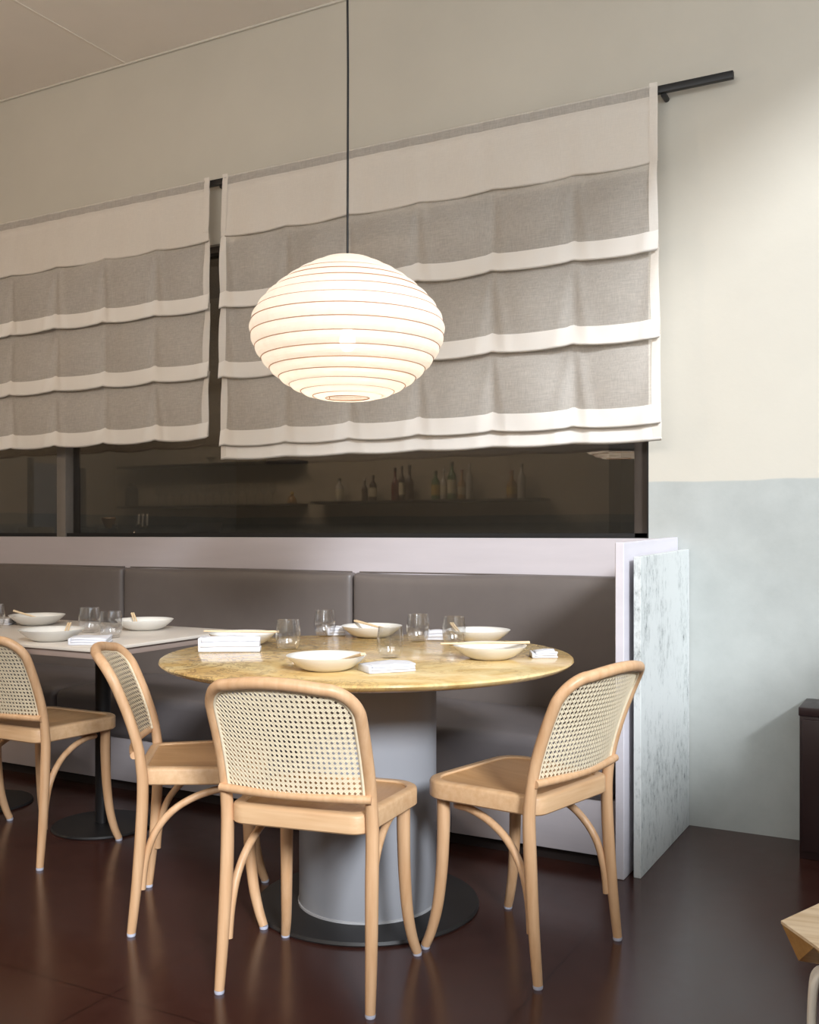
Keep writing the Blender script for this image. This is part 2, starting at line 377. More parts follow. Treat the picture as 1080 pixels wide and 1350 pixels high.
def bottle(x, h, r, body, cap, lab, label, kind=0, y=7.3, z=1.385):
    t = thing('bottle', label, 'bottle', (x, y, z), 0, 'spirit bottles on the bar shelf')
    s = 0.62 if kind == 0 else 0.52
    prof = [(0.0, 0), (r * 0.92, 0), (r, 0.008), (r, h * s), (r * 0.8, h * (s + 0.07)), (r * 0.36, h * (s + 0.15)), (r * 0.32, h * 0.9), (r * 0.4, h * 0.9), (r * 0.4, h * 0.915), (0, h * 0.915)]
    lathe('glass_body', prof, body, t, 16)
    lathe('cap', [(0, h * 0.9), (r * 0.42, h * 0.9), (r * 0.42, h), (0, h)], cap, t, 12)
    if lab: shell('paper_label', [(r * 1.015, h * 0.16), (r * 1.015, h * (s - 0.1))], lab, t, 16)
    return t
BT = [(-4.627, .198, .038, 'bottle_clear', 'cap_black', 'paper_label', 'squat clear bottle alone at the far left of the bottle shelf'),
 (-4.375, .192, .028, 'bottle_dark', 'cap_white', None, 'small dark bottle with pale cap, left of a pair on the shelf'),
 (-4.294, .216, .033, 'bottle_dark', 'cap_black', 'paper_label', 'dark bottle with small pale label, right of a pair on the shelf'),
 (-4.082, .270, .033, 'bottle_red', 'cap_black', None, 'dark red bottle, left of the group of three dark bottles'),
 (-4.018, .282, .026, 'bottle_dark', 'cap_black', 'paper_label', 'slim dark bottle in the middle of the three dark bottles'),
 (-3.946, .287, .037, 'bottle_dark', 'cap_black', None, 'broad dark bottle, right of the group of three dark bottles'),
 (-3.705, .234, .036, 'bottle_green', 'cap_black', 'yellow_label', 'short green bottle with yellow label, left of the five bottles'),
 (-3.633, .257, .027, 'bottle_clear', 'cap_white', 'paper_label', 'slim pale bottle just right of the yellow-labelled green bottle'),
 (-3.558, .302, .036, 'bottle_green', 'cap_black', 'paper_label', 'tallest green bottle with cream label in the middle of five'),
 (-3.470, .237, .033, 'bottle_amber', 'cap_red', 'paper_label', 'short amber bottle with cream label right of tallest green bottle'),
 (-3.403, .284, .028, 'bottle_clear', 'cap_white', None, 'slim clear bottle at the right end of the five bottles'),
 (-3.039, .219, .042, 'bottle_amber', 'cap_red', 'yellow_label', 'squat amber bottle with a tall red cap, right end of shelf'),
 (-2.956, .268, .032, 'bottle_clear', 'cap_black', None, 'clear bottle with dark stopper at the far right of the shelf')]
for i, b_ in enumerate(BT): bottle(*b_, kind=i % 2)
jug = thing('stoneware_bottle', 'black stoneware bottle at left end of the lower shelf', 'bottle', (-7.0, 7.3, 1.372))
lathe('body', [(0, 0), (.058, 0), (.062, .01), (.062, .15), (.045, .185), (.02, .195), (.02, .205), (0, .205)], 'bar_black', jug, 16); lathe('stopper', [(0, .205), (.032, .205), (.032, .222), (0, .222)], 'bar_black', jug, 12)
pot = thing('small_ornament', 'small yellow and dark pear-shaped jar at right end of lower shelf', 'jar', (-5.12, 7.3, 1.372))
lathe('body', [(0, 0), (.04, 0), (.045, .02), (.03, .06), (.012, .075), (0, .075)], 'bottle_amber', pot, 14); lathe('knob', [(0, .075), (.018, .08), (.02, .095), (0, .11)], 'yellow_label', pot, 10)
dec = thing('glass_bowl', 'small glass bowl on the upper bar shelf', 'bowl', (-6.02, 7.3, 1.752))
lathe('bowl', [(0, 0), (.03, 0), (.012, .01), (.02, .02), (.055, .06), (.052, .06), (.018, .024), (0, .02)], 'bar_glass', dec, 16)
wg = thing('wine_glass', 'stemmed glass in the row on the lower bar shelf', 'glass', (-6.66, 7.3, 1.372), 0, 'stemmed glasses on the lower bar shelf')
lathe('foot', [(0, 0), (.034, 0), (.034, .003), (.006, .008), (0, .008)], 'bar_glass', wg, 14); lathe('stem', [(0, .006), (.0045, .006), (.004, .085), (0, .088)], 'bar_glass', wg, 8)
shell('bowl', [(.004, .086), (.026, .1), (.038, .13), (.037, .16), (.03, .19)], 'bar_glass', wg, 14)
for i in range(1, 15): dup(wg, (-6.66 + i * 0.095, 7.3, 1.372), 0, wg['label'])
tap = thing('beer_tap', 'chrome beer tap with three upright handles behind the glass', 'tap', (-5.87, 6.2, 1.035))
lathe('column', [(0, 0), (.035, 0), (.035, .008), (.018, .015), (.018, .12), (.025, .13), (.025, .15), (0, .155)], 'steel', tap, 14)
tube('crossbar', [(-.02, 0, .125), (.05, 0, .125), (.1, 0, .13)], .013, 'steel', tap)
for k in range(3): tube('handle', [(k * .045, 0, .13), (k * .045, 0, .16), (k * .045, 0, .235)], lambda t: .006 + .006 * t, 'cap_white', tap, 8)
tube('spout', [(.0, -.01, .1), (-.0, -.05, .09), (0, -.06, .05)], .008, 'steel', tap, 8)
scr = thing('till_screen', 'dark till screen standing on the bar counter', 'screen', (-5.22, 6.2, 1.035))
scr_s = box('display', -.17, .17, -.008, .008, .02, .17, 'bar_black', scr, .004); scr_s.rotation_euler = (R(-18), 0, 0)
box('stand', -.06, .06, -.03, .06, 0, .012, 'bar_black', scr, .003); box('arm', -.02, .02, .0, .02, .01, .1, 'bar_black', scr)
gr = thing('coffee_grinder', 'slim dark coffee grinder at left end of the bar counter', 'grinder', (-6.2, 6.2, 1.035))
box('body', -.05, .05, -.06, .06, 0, .12, 'bar_black', gr, .008); lathe('hopper', [(0, .12), (.03, .12), (.06, .2), (.055, .21), (0, .21)], 'bottle_amber', gr, 14); box('handle', .05, .1, -.01, .01, .13, .15, 'bar_black', gr, .003)
fc = thing('counter_faucet', 'small steel faucet tip at the right of the bar counter', 'faucet', (-2.62, 6.2, 1.035))
tube('neck', catmull([(0, 0, 0), (0, 0, .06), (-.02, -.03, .085), (-.02, -.08, .075)]), .011, 'steel', fc, 8); tube('lever', [(-.06, 0, .07), (.06, 0, .072)], .007, 'steel', fc, 8)
def stool_hi(x, mat, label):
    t = thing('bar_stool', label, 'stool', (x, 5.3, 0), R(20), 'bar stools behind the glass')
    box('seat', -.19, .19, -.19, .19, .76, .8, mat, t, .015); box('backrest', -.14, .14, -.2, -.175, .85, 1.16, mat, t, .02)
    for sx in (-1, 1):
        for sy in (-1, 1): tube('leg', [(sx * .15, sy * .15, .77), (sx * .19, sy * .19, 0)], .012, 'bar_black', t, 8)
        tube('back_post', [(sx * .11, -.185, .78), (sx * .11, -.186, .95)], .01, 'bar_black', t, 8)
stool_hi(-5.905, 'cream_seat', 'cream bar stool whose back just tops the ledge at far left')
stool_hi(-5.47, 'bar_black', 'dark bar stool beside the cream one behind the glass')

# ------------------------------------------------------------------ banquette
YB = YW - 0.115; YF = 3.23
bq = thing('banquette', 'long built-in banquette with grey-brown leather back and white plinth', 'banquette', (-3.0, 3.6, 0))
def bpart(name, x0, x1, y0, y1, z0, z1, mat, bev, seg=3):
    return box(name, x0 + 3.0, x1 + 3.0, y0 - 3.6, y1 - 3.6, z0, z1, mat, bq, bev, seg)
bpart('ledge_panel', -7.2, -0.97, YW - 0.05, YW - 0.002, 0.3, 1.097, 'white_board', .002)
def cushion(name, x0, x1, y0, y1, z0, z1, bev, mat, bulge, axis):
    bm = bmesh.new(); nx, nz = 22, 10
    add_box(bm, x0 + 3, x1 + 3, y0 - 3.6, y1 - 3.6, z0, z1)
    bmesh.ops.subdivide_edges(bm, edges=[e for e in bm.edges if abs((e.verts[0].co - e.verts[1].co).x) > .1], cuts=nx, use_grid_fill=True)
    bmesh.ops.subdivide_edges(bm, edges=[e for e in bm.edges if abs((e.verts[0].co - e.verts[1].co)[2 if axis == 1 else 1]) > .1], cuts=nz, use_grid_fill=True)
    sharp = [e for e in bm.edges if len(e.link_faces) == 2 and e.calc_face_angle() > 1]
    bmesh.ops.bevel(bm, geom=sharp, offset=bev, segments=4, profile=0.5, affect='EDGES')
    xm, hx = (x0 + x1) / 2 + 3, (x1 - x0) / 2
    lo, hi = (z0, z1) if axis == 1 else (y0 - 3.6, y1 - 3.6)
    for v in bm.verts:
        a = max(0, 1 - abs((v.co.x - xm) / hx) ** 6); q = v.co.z if axis == 1 else v.co.y
        b_ = max(0, 1 - abs((q - (lo + hi) / 2) / ((hi - lo) / 2)) ** 4)
        n = noise.noise(Vector((v.co.x * 2.5, q * 4, x0))) * .006
        if axis == 1 and v.co.y < (y0 + y1) / 2 - 3.6: v.co.y -= (bulge + n) * a * b_
        if axis == 2 and v.co.z > (z0 + z1) / 2: v.co.z += (bulge + n) * a * b_
        if axis == 1 and v.co.z > z1 - .03: v.co.z += .006 * math.sin(v.co.x * 4.1 + 1) * a
    return from_bm(name, bm, mat, bq, smooth=True)
xs = [-6.398, -5.044, -3.69, -2.336, -0.982]
for i in range(4):
    c_ = cushion('back_cushion', xs[i] + .003, xs[i + 1] - .003, YB - .01, YW - .052, .40, .944, .022, 'leather', .012, 1)
    path = [(xs[i] + 3.02, YB - 3.6 + .03, .945), (xs[i] + 3.7, YB - 3.6 + .03, .947), (xs[i + 1] + 2.98, YB - 3.6 + .03, .945)]
    tube('piping', catmull(path, 8), .004, 'leather', c_, 6)
ss = [-6.268, -4.914, -3.56, -2.206, -0.982]
for i in range(4): cushion('seat_cushion', ss[i] + .004, ss[i + 1] - .004, YF - .01, YW - .055, .232, .418, .035, 'seat_leather', .014, 2)
ps = [-6.45, -4.9, -3.25, -1.589, -0.972]
for i in range(4): bpart('plinth_panel', ps[i] + .0015, ps[i + 1] - .0015, YF + .02, YF + .04, .045, .232, 'white_board', .002)
bpart('toe_kick', -6.4, -.975, YF + .05, YF + .07, 0.0, .05, 'kick', 0)
bpart('seat_base', -6.4, -.985, YF + .045, YW - .06, .05, .231, 'white_board', 0)
# white end panel
bm = bmesh.new(); vs = add_box(bm, -.966, -.937, YF - .045, YW - .001, 0, 1.088)
for v in bm.verts:
    if v.co.z > 1 and v.co.y > 3.6: v.co.z = 1.102
bmesh.ops.bevel(bm, geom=bm.edges[:], offset=.002, segments=1, affect='EDGES')
tag(from_bm('end_panel', bm, 'sunlit_white'), 'white painted upright panel closing the right end of the banquette', 'panel')
bm = bmesh.new(); add_box(bm, -.917, -.893, YF - .005, YW - .002, 0, 1.041)
for v in bm.verts:
    if v.co.z > 1 and v.co.y > 3.6: v.co.z = 1.056
bmesh.ops.bevel(bm, geom=bm.edges[:], offset=.0015, segments=1, affect='EDGES')
tag(from_bm('stone_slab', bm, 'speckled_stone'), 'speckled white stone slab standing on edge beside the white end panel', 'slab')

# ------------------------------------------------------------------ dark low cabinet, faceted stool at the right edge
cb = thing('low_cabinet', 'dark brown lacquered low cabinet against the wall at right edge', 'cabinet', (-.47, 3.685, 0))
box('body', 0, 1.0, 0.006, .215, .0, .49, 'dark_lacquer', cb, .002); box('top', -.003, 1.0, 0, .215, .49, .52, 'dark_lacquer', cb, .003)
for k in range(2): box('door', .01 + k * .5, .495 + k * .5, -.008, .006, .03, .48, 'dark_lacquer', cb, .002)
st = thing('faceted_stool', 'angular pale wood stool on bent white tube legs, bottom right corner', 'stool', (-.26 + .2 * math.cos(R(8)), 1.809 + .2 * math.sin(R(8)), 0), R(8))
hexp = lambda r, z: [(r * math.cos(R(180 + 60 * k)), r * math.sin(R(180 + 60 * k)), z) for k in range(6)]
V = hexp(.2, .46) + hexp(.2, .455)
mesh_obj('seat_top', V, [tuple(range(6))] + [(k, (k + 1) % 6 + 0, (k + 1) % 6 + 6, k + 6)[::-1] for k in range(6)], 'stool_oak', st)
cr = hexp(.1995, .4555); lowv = hexp(.172, .396)
md = [tuple((cr[k][q] + cr[(k + 1) % 6][q]) / 2 for q in range(3)) for k in range(6)]
F = []
for k in range(6): n_ = (k + 1) % 6; F += [(k, 6 + k, 12 + k), (12 + k, 6 + k, 18), (6 + k, n_, 12 + n_), (6 + k, 12 + n_, 18)]
mesh_obj('seat_underside', cr + md + lowv + [(0, 0, .392)], F, 'stool_oak_edge', st)
for a in (180, 300, 60):
    ca, sa = math.cos(R(a)), math.sin(R(a)); tx, ty = -sa, ca
    def lp(r, t, z): return (r * ca + t * tx, r * sa + t * ty, z)
    tube('leg', catmull([lp(.165, -.02, .006), lp(.155, -.02, .2), lp(.15, -.018, .34), lp(.142, -.012, .378), lp(.125, 0, .388), lp(.142, .012, .378), lp(.15, .018, .34), lp(.155, .02, .2), lp(.165, .02, .006)], 6), .007, 'white_tube', st, 10)

# ------------------------------------------------------------------ curtain rod and blinds
YC = YW - 0.065; ZR = 2.814
rod = thing('curtain_rod', 'black square curtain rod along the wall above the window', 'rod', (-.72, YW - .05, ZR))
box('bar', -5.9, 0, -.012, .010, -.014, .014, 'black_metal', rod, .002)
for x in (-.26, -2.4, -4.6):
    br = tube('bracket', [(x, 0, -.02), (x, .049, -.02)], .011, 'black_metal', rod, 12)

def sag(x, x0, amp):  # fabric edge hangs between pull points, 0.345 m apart
    f_ = ((x - x0) / .345) % 1.0
    return -amp * (math.sin(math.pi * f_) ** 0.8)
def blind(label, x0, x1, tiers, zb, last_double, phase, flare, seed):
    t = thing('linen_blind', label, 'blind', ((x0 + x1) / 2, YC, zb), 0, 'sheer linen blinds')
    ox, oy, oz = (x0 + x1) / 2, YC, zb
    nx = int((x1 - x0) / .014); lines = [ZR + .016] + tiers
    def edge(x, z):  # widening toward the bottom right
        k = (ZR - z) / 1.35; f_ = (x - x0) / (x1 - x0)
        return x + flare * k * max(0, f_ - .9) * 10
    def fold(x, tt, k):
        f_ = ((x - phase) / .345) % 1.0; pk = min(f_, 1 - f_)
        n = noise.noise(Vector((x * 3.1, k * 3.7 + tt * .8, seed))) * .018 + noise.noise(Vector((x * 9 + tt * 1.5, k * 2.3 + tt * 2.2, seed + 5))) * .003
        vf = (.008 + .008 * noise.noise(Vector((round((x - phase) / .345) * 3.3, k * 5.1, seed)))) * math.exp(-((pk - .20 * tt) / .07) ** 2) * (1 - tt * .5)
        belly = .027 * math.sin(math.pi * min(1, tt * .98)) * math.sin(math.pi * f_) ** .7
        return -(.022 + vf + belly + n * min(1, 4 * tt) + .016 * tt)
    def zbot(x, k): return lines[k + 1] + sag(x, phase, .013 + .007 * noise.noise(Vector((x * 1.5, k * 3.1, seed))))
    def cloth_y(x, z):
        k = 0
        while k < len(lines) - 2 and z < lines[k + 1] + .03: k += 1
        tt = min(1, max(0, (lines[k] + .055 - z) / (lines[k] + .055 - lines[k + 1])))
        return top_y(x, tt) if k == 0 else fold(x, tt, k)
    def top_y(x, tt):
        g = noise.noise(Vector((x * 38, 0, seed))) * .005 * max(0, 1 - tt * 3) + noise.noise(Vector((x * 14, tt, seed))) * .005
        return -.024 + g - .016 * tt + noise.noise(Vector((x * 4, tt * 2, seed))) * .012 * tt + (.004 if .17 < tt < .23 else 0)
    def grid(name, rows, mat):
        V = [p for r in rows for p in r]; n = len(rows[0]); F = []
        for j in range(len(rows) - 1):
            for i in range(n - 1): F.append((j * n + i, j * n + i + 1, (j + 1) * n + i + 1, (j + 1) * n + i))
        return mesh_obj(name, V, F, mat, t, smooth=True)
    X_ = [x0 + (x1 - x0) * i / nx for i in range(nx + 1)]
    P3 = lambda x, y, z: (edge(x, z) - ox, y, z - oz)
    # rod pocket, doubled top tier, then the sheer tiers below it
    ztop, zh = ZR + .016, ZR - .036
    grid('rod_pocket', [[P3(x, 0 if j == 0 else top_y(x, .16 * j / 6), ztop + (zh - ztop) * j / 6) for x in X_] for j in range(7)], 'sheer_linen')
    rows = []
    for j in range(25):
        q = j / 24
        rows.append([P3(x, top_y(x, .16 + .84 * q) - .004 * math.exp(-((q - .02) / .03) ** 2), zh + (zbot(x, 0) - zh) * q) for x in X_])
    rows.append([(p[0], p[1] + .008, p[2] + .012) for p in rows[-1]])
    grid('top_tier', rows, 'lined_linen')
    for k in range(1, len(lines) - 1):
        za = lines[k] + .03; rows = []
        for j in range(27):
            tt = j / 26
            rows.append([P3(x, fold(x, tt, k), za + (zbot(x, k) + .012 - za) * tt) for x in X_])
        grid('sheer_tier', rows, 'sheer_linen')
    for k in range(1, len(lines) - 1):
        rows = []; hem = (not last_double) and k == len(lines) - 2
        for j in range(8):
            u = j / 7; r_ = []
            for x in X_:
                f_ = ((x - phase) / .345) % 1.0; pk = min(f_, 1 - f_)
                zb_ = zbot(x, k); z = zb_ + .076 * (1 - u) + .007 * math.exp(-(pk / .05) ** 2) * (1 - .6 * u)
                tt = 1 - .076 * (1 - u) / .35
                r_.append(P3(x, fold(x, tt, k) - .004 - .012 * u + noise.noise(Vector((x * 6, k * 3, seed + 2))) * .004 * u, z))
            rows.append(r_)
        rows.append([(p[0], p[1] + .008, p[2] + .012) for p in rows[-1]])
        grid('hem' if hem else 'tuck', rows, 'doubled_linen')
    if last_double:
        rows = []; k = len(lines) - 2
        for j in range(7):
            u = j / 6; r_ = []
            for x in X_:
                za = zbot(x, k) + .02; zz = zb + .012 * math.sin(math.pi * (((x - phase) / .345) % 1.0)) * -.6
                r_.append(P3(x, fold(x, 1, k) + .002 - .006 * u, za + (zz - za) * u))
            rows.append(r_)
        rows.append([(p[0], p[1] + .008, p[2] + .012) for p in rows[-1]])
        grid('hem', rows, 'doubled_linen')
    for xa in (x0, x1 - .03):
        rows = []; n = 80
        for j in range(n + 1):
            z = ztop + (zb + .004 - ztop) * j / n
            rows.append([P3(xa + .015 * i, cloth_y(xa + .015 * i, z) - .003, z) for i in range(3)])
        grid('side_hem', rows, 'lined_linen')
blind('wide sheer linen blind with white horizontal tucks, behind the paper lantern', -3.077, -.993, [2.527, 2.187, 1.855, 1.532], 1.468, True, -1.667, .022, 1.3)
blind('left sheer linen blind running off the left edge of the picture', -5.25, -3.156, [2.520, 2.192, 1.865, 1.575], 1.575, False, -3.487, .012, 7.7)

# ------------------------------------------------------------------ pendant lantern
LX, LY = -1.61, 2.585
ln = thing('paper_lantern', 'glowing flattened white paper lantern hanging over the round table', 'pendant lamp', (LX, LY, 1.525))
tube('cord', [(0, 0, .415), (.002, 0, 1.0), (-.004, 0, 1.6), (0, 0, ZC - 1.525)], .0035, 'cord', ln, 8)
lathe('ceiling_rose', [(0, 2.0), (.05, 2.0), (.055, 2.012), (.055, 2.027), (0, 2.027)], 'cord', ln, 20)
Hh = .418; ctrl = [(.066, 0), (.122, .012), (.185, .045), (.236, .09), (.272, .14), (.289, .195), (.282, .24), (.255, .285), (.21, .33), (.152, .372), (.095, .402), (.055, .418)]
prof_c = catmull([(r, 0, z) for r, z in ctrl], 10)
L_ = [0]
for i in range(1, len(prof_c)): L_.append(L_[-1] + (prof_c[i] - prof_c[i - 1]).length)
def at_len(s_):
    for i in range(1, len(L_)):
        if L_[i] >= s_:
            k = (s_ - L_[i - 1]) / max(1e-9, L_[i] - L_[i - 1]); return prof_c[i - 1].lerp(prof_c[i], k)
    return prof_c[-1]
NR = 17; ribs = [at_len(L_[-1] * k / NR) for k in range(NR + 1)]
prof = []
for k in range(NR):
    for j in range(6):
        q = j / 6; p = at_len(L_[-1] * (k + q) / NR); nrm = Vector((p.x, 0, (p.z - .2) * 1.5)).normalized()
        p = p + nrm * (.0045 * math.sin(math.pi * q)); prof.append((p.x, p.z))
prof.append((ribs[-1].x, ribs[-1].z))
shell('paper_shade', prof, 'lantern_paper', ln, 72, auto=None)
for k, p in enumerate(ribs):
    rr = p.x + .0005; tl = .0012
    tube('rib', [(rr * math.cos(a * math.pi / 30), rr * math.sin(a * math.pi / 30), p.z + tl * math.sin(a * math.pi / 30 + 1.2 * k)) for a in range(60)], .0014, 'bamboo', ln, 5, closed=True)
tube('frame_wire', [(-.055, 0, .416), (0, 0, .416), (.055, 0, .416)], .002, 'cord', ln, 6)
for sx in (-1, 1): tube('frame_wire', [(sx * .055, 0, .416), (sx * .06, 0, .2), (sx * .064, 0, .002)], .0014, 'bamboo', ln, 6)
lathe('lamp_socket', [(0, .415), (.012, .415), (.02, .39), (.02, .22), (.017, .205), (0, .205)], 'cap_white', ln, 16)
lathe('bulb', [(0, .140), (.012, .143), (.021, .152), (.025, .167), (.022, .183), (.015, .197), (.014, .206), (0, .206)], 'bulb_glow', ln, 20)
l2 = thing('added_bulb', 'added bare bulb out of view to the left for warm fill light', 'pendant lamp', (-4.4, 1.0, 2.3))  # unseen bulb added to warm the left wall, blinds and ceiling
tube('cord', [(0, 0, .12), (0, 0, .6), (0, 0, ZC - 2.3)], .0035, 'cord', l2, 8)
lathe('lamp_socket', [(0, .03), (.017, .03), (.02, .04), (.02, .11), (.01, .125), (0, .125)], 'cord', l2, 16)
lathe('bulb', [(0, -.035), (.012, -.032), (.021, -.023), (.025, -.008), (.022, .008), (.015, .022), (.014, .031), (0, .031)], 'bulb_glow', l2, 20)
lamp('added_bulb_fill', 'POINT', (-4.4, 1.0, 2.29), 100, (1.0, 0.78, 0.56), shadow_soft_size=.034)  # warm fill from the added bulb
pl = lamp('lantern_light', 'POINT', (LX, LY, 1.525 + .165), 2.7, (1.0, 0.84, 0.68), shadow_soft_size=.034)

# ------------------------------------------------------------------ chairs
def yrake(z): return -.148 - (.118 * ((z - .44) / .345) ** 1.55 if z > .44 else 0)
def ysurf(x, z): return yrake(z) - .040 * max(0, 1 - (x / .19) ** 2)
def make_chair(label):
    t = thing('cane_chair', label, 'chair', (0, 0, 0), 0, 'bentwood cane chairs')
    for s in (-1, 1):
        p = [(s * .196, -.178, .008), (s * .193, -.163, .15), (s * .190, -.152, .3), (s * .190, -.148, .42), (s * .190, yrake(.51), .51)]
        lg = tube('leg', catmull(p, 5), lambda u: .0122 + .0036 * math.sin(math.pi * min(1, u * .93)) + .0012 * u, 'beech', t, 12)
        lathe('foot_glide', [(0, 0), (.0115, 0), (.0125, .003), (.0125, .0085), (0, .0085)], 'glide', lg, 12, (s * .196, -.178, 0))
        p = [(s * .192, .186, .008), (s * .183, .172, .05), (s * .175, .157, .12), (s * .170, .147, .22), (s * .168, .143, .33), (s * .168, .143, .42)]
        lg = tube('leg', catmull(p, 5), lambda u: .0125 + .0055 * min(1, u * 1.2), 'beech', t, 12)
        lathe('foot_glide', [(0, 0), (.0115, 0), (.0125, .003), (.0125, .0085), (0, .0085)], 'glide', lg, 12, (s * .192, .186, 0))
    # hoop of the backrest
    out = []; rc = .07; ztop = .768
    def arch(x): return ztop + .012 * max(0, 1 - (x / .12) ** 2)
    zl = [.505, .55, .60, .65, ztop - rc]
    side = [(-.19, z) for z in zl] + [(-.19 + rc * (1 - math.cos(a)), ztop - rc + rc * math.sin(a)) for a in (R(15), R(30), R(45), R(60), R(75))] + [(-.19 + rc, arch(.12))]
    mid = [(-.06, arch(.06)), (0, arch(0))]
    half = side + mid; full = half + [(-x, z) for x, z in half[-2::-1]]
    P = [(x, ysurf(x, z), z) for x, z in full]
    tube('back_frame', catmull(P, 4), .0148, 'beech', t, 12)
    # lower rail behind the cane
    pr = [(x, yrake(.505) - .014 - .022 * max(0, 1 - (x / .19) ** 2), .500) for x in (-.196, -.15, -.075, 0, .075, .15, .196)]
    tube('lower_rail', catmull(pr, 4), .0105, 'beech', t, 12)
    # woven cane: ribbons that leave octagonal holes
    def inside(x, z):
        e = .004
        if abs(x) > .176 + e or z < .502 or z > arch(x) - .008: return False
        cx, cz = .19 - rc, ztop - rc
        if abs(x) > cx and z > cz and math.hypot(abs(x) - cx, z - cz) > rc - .011 + e: return False
        return True
    V, F = [], []; step = .0125
    def ribbon(pts, wd, off):
        run = []
        def flush():
            if len(run) > 1:
                b = len(V)
                for i, (x, z) in enumerate(run):
                    q0 = run[max(i - 1, 0)]; q1 = run[min(i + 1, len(run) - 1)]
                    dx, dz = q1[0] - q0[0], q1[1] - q0[1]; l = math.hypot(dx, dz) or 1; nx_, nz_ = -dz / l * wd / 2, dx / l * wd / 2
                    for sg in (1, -1): V.append((x + sg * nx_, ysurf(x, z) + off, z + sg * nz_))
                for i in range(len(run) - 1): F.append((b + 2 * i, b + 2 * i + 1, b + 2 * i + 3, b + 2 * i + 2))
        for p in pts:
            if inside(*p): run.append(p)
            else: flush(); run = []
        flush()
    fine = .004
    for k in range(-16, 17):
        for dx in (-.0014, .0014): ribbon([(k * step + dx, .5 + fine * j) for j in range(75)], .0023, .0006)
    for k in range(0, 24):
        z = .506 + k * step
        for dz in (-.0014, .0014): ribbon([(-.184 + fine * j, z + dz) for j in range(93)], .0023, -.0006)
    for k in range(-44, 45):
        for sg in (-1, 1): ribbon([(k * step + step / 2 + sg * (fine * j), .506 + fine * j) for j in range(75)], .0028, -.0012 if sg > 0 else -.0018)
    cp = mesh_obj('cane_panel', V, F, 'cane', t); cp['kind'] = 'stuff'
    # cane edge beading just inside the hoop
    inn = [(-.176, z) for z in zl] + [(-.19 + .014 + (rc - .014) * (1 - math.cos(a)), ztop - rc + (rc - .014) * math.sin(a)) for a in (R(15), R(30), R(45), R(60), R(75))] + [(-.19 + rc, arch(.12) - .014), (-.06, arch(.06) - .014), (0, arch(0) - .014)]
    inn = inn + [(-x, z) for x, z in inn[-2::-1]]
    tube('cane_beading', catmull([(x, ysurf(x, z) - .003, z) for x, z in inn], 4), .0042, 'cane', t, 8)
    # seat
    def outline(ins):
        cs = [(-.182 + ins, -.168 + ins, .045), (.182 - ins, -.168 + ins, .045), (.208 - ins, .198 - ins, .075), (-.208 + ins, .198 - ins, .075)]
        pts = []
        for i, (x, y, r) in enumerate(cs):
            r = max(.01, r - ins * .6); sx = -1 if x < 0 else 1; sy = -1 if y < 0 else 1; cx, cy = x - sx * r, y - sy * r
            a0 = {(-1, -1): 180, (1, -1): 270, (1, 1): 0, (-1, 1): 90}[(sx, sy)]
            for k in range(8): a = R(a0 + 90 * k / 7); pts.append((cx + r * math.cos(a), cy + r * math.sin(a)))
        # slightly bowed front and sides
        return pts
    rings = [(.004, .412), (0, .416), (0, .452), (.002, .457), (.007, .460), (.024, .460), (.027, .457), (.027, .44)]
    V, F = [], []; n = 32
    for ins, z in rings: V += [(x, y, z) for x, y in outline(ins)]
    for i in range(len(rings) - 1):
        for k in range(n): F.append((i * n + k, i * n + (k + 1) % n, (i + 1) * n + (k + 1) % n, (i + 1) * n + k))
    mesh_obj('seat_frame', V, F, 'beech_band', t, auto=40)
    V, F = [], []; o_ = outline(.026)
    sc = [1, .92, .8, .65, .5, .35, .2, .1]
    for s_ in sc: V += [(x * s_, .01 + (y - .01) * s_, .4555 - .009 * (1 - s_ * s_)) for x, y in o_]
    V.append((0, .01, .4465)); 
    for i in range(len(sc) - 1):
        for k in range(n): F.append((i * n + k, i * n + (k + 1) % n, (i + 1) * n + (k + 1) % n, (i + 1) * n + k))
    for k in range(n): F.append(((len(sc) - 1) * n + k, (len(sc) - 1) * n + (k + 1) % n, len(sc) * n))
    bm = bmesh.new(); me = bpy.data.meshes.new('t'); me.from_pydata(V, [], F); bm.from_mesh(me); bpy.data.meshes.remove(me)
    f0 = bm.faces[:]; b_v = [v for v in bm.verts]
    from_bm('seat_panel', bm, 'beech_seat', t, smooth=True)
    # one bent stretcher: down each rear leg, round under the seat front
    h = [(.186, -.150, .125), (.183, -.142, .2), (.178, -.118, .275), (.170, -.07, .335), (.162, -.005, .372), (.155, .065, .390), (.148, .105, .389), (.125, .128, .385), (.06, .134, .384)]
    hp = h + [(0, .135, .384)] + [(-x, y, z) for x, y, z in h[::-1]]
    tube('stretcher', catmull(hp, 4), .0105, 'beech', t, 10)
    return t
CH = [((-1.411, 2.147, 0), R(10), 'cane-backed chair nearest the camera, seen squarely from behind at the round table'),
      ((-1.032, 2.559, 0), R(77.5), 'cane-backed chair at the right of the round table, facing left'),
      ((-1.983, 2.36, 0), R(-54), 'cane-backed chair at the left of the round table, seen in profile'),
      ((-2.868, 2.54, 0), R(0), 'cane-backed chair pulled up to the rectangular table at left'),
      ((-3.43, 2.53, 0), R(0), 'cane-backed chair at far left edge, only a front leg in view')]
ch0 = make_chair(CH[0][2])
ch0.location = CH[0][0]; ch0.rotation_euler = (0, 0, CH[0][1])
for l_, a_, lab in CH[1:]: dup(ch0, l_, a_, lab)

